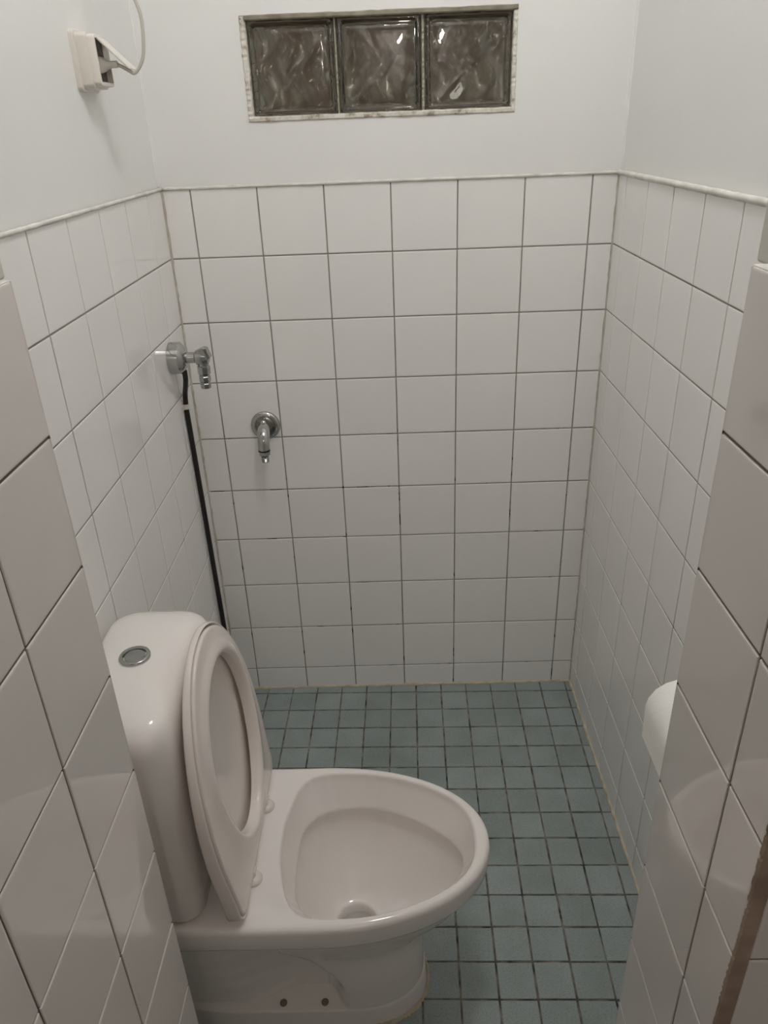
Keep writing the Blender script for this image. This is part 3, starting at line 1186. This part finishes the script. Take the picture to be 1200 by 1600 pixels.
mb = MB()
rbox(mb, WP, WP + 0.0085, -0.377, -0.289, 1.6075, 1.6985, 0.009, 0.002)
mb.build('back_plate', M['socket'], sock, sharp=35)
mb = MB()
rbox(mb, WP + 0.006, WP + 0.027, -0.3725, -0.2935, 1.612, 1.694, 0.008, 0.002)
mb.build('housing', M['socket'], sock, sharp=35)
mb = MB()
rbox(mb, WP + 0.0265, WP + 0.0390, -0.3690, -0.2965, 1.6155, 1.6915, 0.008, 0.002, open_front=(0.006, 0.010))
cover = mb.build('cover_frame', M['flap'], sock, sharp=35)
mb = MB()
mb.loft(lathe((WP + 0.0291, -0.333, 1.653), (1, 0, 0), [(0.0, 0.027), (0.0006, 0.0265), (0.0007, 0.020), (-0.001, 0.019)], 36))
mb.box((WP + 0.0288, -0.3630, 1.6215), (WP + 0.0293, -0.3026, 1.6855))
mb.build('socket_well', M['socket_dark'], sock, sharp=30)
# flap, hinged at the top of the frame
mb = MB()
fa_ = math.radians(44)
fdir = Vector((math.cos(fa_), 0, -math.sin(fa_)))
fn = Vector((math.sin(fa_), 0, math.cos(fa_)))
f0 = Vector((WP + 0.0345, 0, 1.6895))
rings = []
for s, th in ((0.0, 0.0012), (0.001, 0.0018), (0.010, 0.0021), (0.066, 0.0019), (0.0705, 0.0016), (0.072, 0.0010)):
    c = f0 + fdir * s
    rings.append([c + fn * a * th + Vector((0, y, 0)) for a, y in ((-1, -0.3515), (-1, -0.3165), (-0.3, -0.3155), (1, -0.3160), (1, -0.3520), (-0.3, -0.3525))])
mb.loft(rings, smooth=False)
mb.build('flap', M['flap'], sock, bevel=0.001)

# plug and its cord
PX = WP + 0.031
cordt = thing('power_cord', (PX, -0.333, 1.651), 'pale power cord with a flat plug in the socket, looping up the left wall', 'cord')
mb = MB()
rings = []
for x, hy, hz in ((PX, 0.0070, 0.0125), (PX + 0.006, 0.0066, 0.0110), (PX + 0.013, 0.0055, 0.0066), (PX + 0.018, 0.0052, 0.0056), (PX + 0.029, 0.0050, 0.0056), (PX + 0.030, 0.0042, 0.005)):
    rings.append([(x, -0.333 + hy * math.cos(a) * (abs(math.cos(a)) ** -0.4 if abs(math.cos(a)) > 0.05 else 1), 1.648 + hz * math.sin(a) * (abs(math.sin(a)) ** -0.4 if abs(math.sin(a)) > 0.05 else 1)) for a in np.linspace(0, 2 * math.pi, 24, endpoint=False)])
mb.loft(rings)
mb.build('plug', M['socket'], cordt, sharp=50)
cp = [(PX + 0.028, -0.333, 1.648), (PX + 0.038, -0.333, 1.6435), (PX + 0.048, -0.332, 1.6375), (0.0890, -0.331, 1.6345), (0.1015, -0.330, 1.6475), (0.1095, -0.329, 1.668), (0.1135, -0.328, 1.712), (0.107, -0.328, 1.742), (0.088, -0.327, 1.80), (0.050, -0.325, 1.90), (0.018, -0.322, 2.02), (0.0075, -0.32, 2.12), (0.0060, -0.32, CEIL - 0.002)]
mb = MB()
mb.loft(tube_rings(spline(cp, 8), 0.0030, 12))
mb.build('cord', M['cord'], cordt)

# ---------------------------------------------------------------- toilet paper on the right wall
RX_, RZ_, RY0, RY1 = 0.970, 0.680, -0.980, -0.880
roll = thing('toilet_paper_roll', (RX_, RY0, RZ_ - 0.055), 'white toilet paper roll on the right wall, half hidden by the door reveal', 'toilet paper')
mb = MB()
R_ = 0.055
prof = [(0.0, 0.0205), (0.0, R_ - 0.001), (0.001, R_), (RY1 - RY0 - 0.001, R_), (RY1 - RY0, R_ - 0.001), (RY1 - RY0, 0.0205), (0.0, 0.0205)]
mb.loft(lathe((RX_, RY0, RZ_), (0, 1, 0), prof, 64), cap0=False, cap1=False)
mb.build('paper', M['paper'], roll, sharp=40)
mb = MB()
mb.loft(lathe((RX_, RY0, RZ_), (0, 1, 0), [(0.0, 0.0185), (0.0, 0.0205), (RY1 - RY0, 0.0205), (RY1 - RY0, 0.0185), (0.0, 0.0185)], 32), False, False)
mb.build('core', M['card'], roll, sharp=40)
# loose end of the paper hanging at the back of the roll
mb = MB()
tail = []
for a in (100, 120, 140, 160, 176):
    t = math.radians(a)
    tail.append((RX_ + (R_ + 0.0012) * math.cos(t), RZ_ + (R_ + 0.0012) * math.sin(t)))
for dz in (0.02, 0.045, 0.062):
    tail.append((RX_ - R_ - 0.0008 + dz * 0.03, RZ_ - dz))
rings = [[(x, RY0 + 0.0005, z), (x, RY1 - 0.0005, z), (x + 0.0008, RY1 - 0.0005, z), (x + 0.0008, RY0 + 0.0005, z)] for x, z in tail]
mb.loft(rings)
mb.build('loose_sheet', M['paper'], roll, sharp=40)
hold = thing('paper_holder', (XR, RY0 - 0.012, RZ_), 'chrome paper roll holder fixed to the right wall behind the door reveal', 'holder')
mb = MB()
mb.loft(lathe((XR, RY0 - 0.016, RZ_), (-1, 0, 0), [(0, 0.022), (0.004, 0.022), (0.006, 0.019), (0.006, 0.006)], 28))
mb.build('wall_mount', M['chrome'], hold, sharp=40)
mb = MB()
mb.loft(tube_rings(spline([(XR - 0.004, RY0 - 0.016, RZ_), (RX_ + 0.015, RY0 - 0.016, RZ_), (RX_, RY0 - 0.010, RZ_ + 0.0), (RX_, RY0 + 0.01, RZ_ + 0.0), (RX_, RY1 + 0.012, RZ_ + 0.0)], 8), 0.0045, 12))
mb.build('arm', M['chrome'], hold)

# ---------------------------------------------------------------- added fill light behind the photographer, no known lamp there
hx, hy, hz = 0.64, ROOM_BACK, 1.98
hl = thing('hall_fill_light', (hx, hy, hz), 'added fill globe on the unseen hall wall behind the camera', 'lamp')
mb = MB()
mb.loft(lathe((hx, hy, hz), (0, 1, 0), [(0, 0.055), (0.012, 0.055), (0.018, 0.048), (0.020, 0.018), (0.062, 0.016)], 40))
mb.build('lamp_base', M['socket'], hl, sharp=40)  # base of the added fill globe
mb = MB()
mb.loft(lathe((hx, hy + 0.055, hz), (0, 1, 0), [(0.05 * (1 - math.cos(t)), 0.05 * math.sin(t)) for t in np.linspace(0.02, math.pi - 0.02, 20)], 32))
mb.build('globe', M['fill_glow'], hl)

# ---------------------------------------------------------------- ceiling lamp (just above the picture)
lx, ly, lz = LAMP_POS
lamp = thing('ceiling_lamp', (lx, ly, CEIL), 'round white dome lamp on the toilet room ceiling', 'lamp')
mb = MB()
mb.loft(lathe((lx, ly, CEIL), (0, 0, -1), [(0, 0.100), (0.030, 0.100), (0.034, 0.094), (0.034, 0.02)], 48))
mb.build('lamp_base', M['socket'], lamp, sharp=40)
mb = MB()
mb.loft(lathe((lx, ly, CEIL - 0.033), (0, 0, -1), [(0.0, 0.090), (0.010, 0.0885), (0.022, 0.080), (0.032, 0.062), (0.038, 0.036), (0.040, 0.001)], 48))
mb.build('diffuser', M['globe'], lamp, sharp=60)
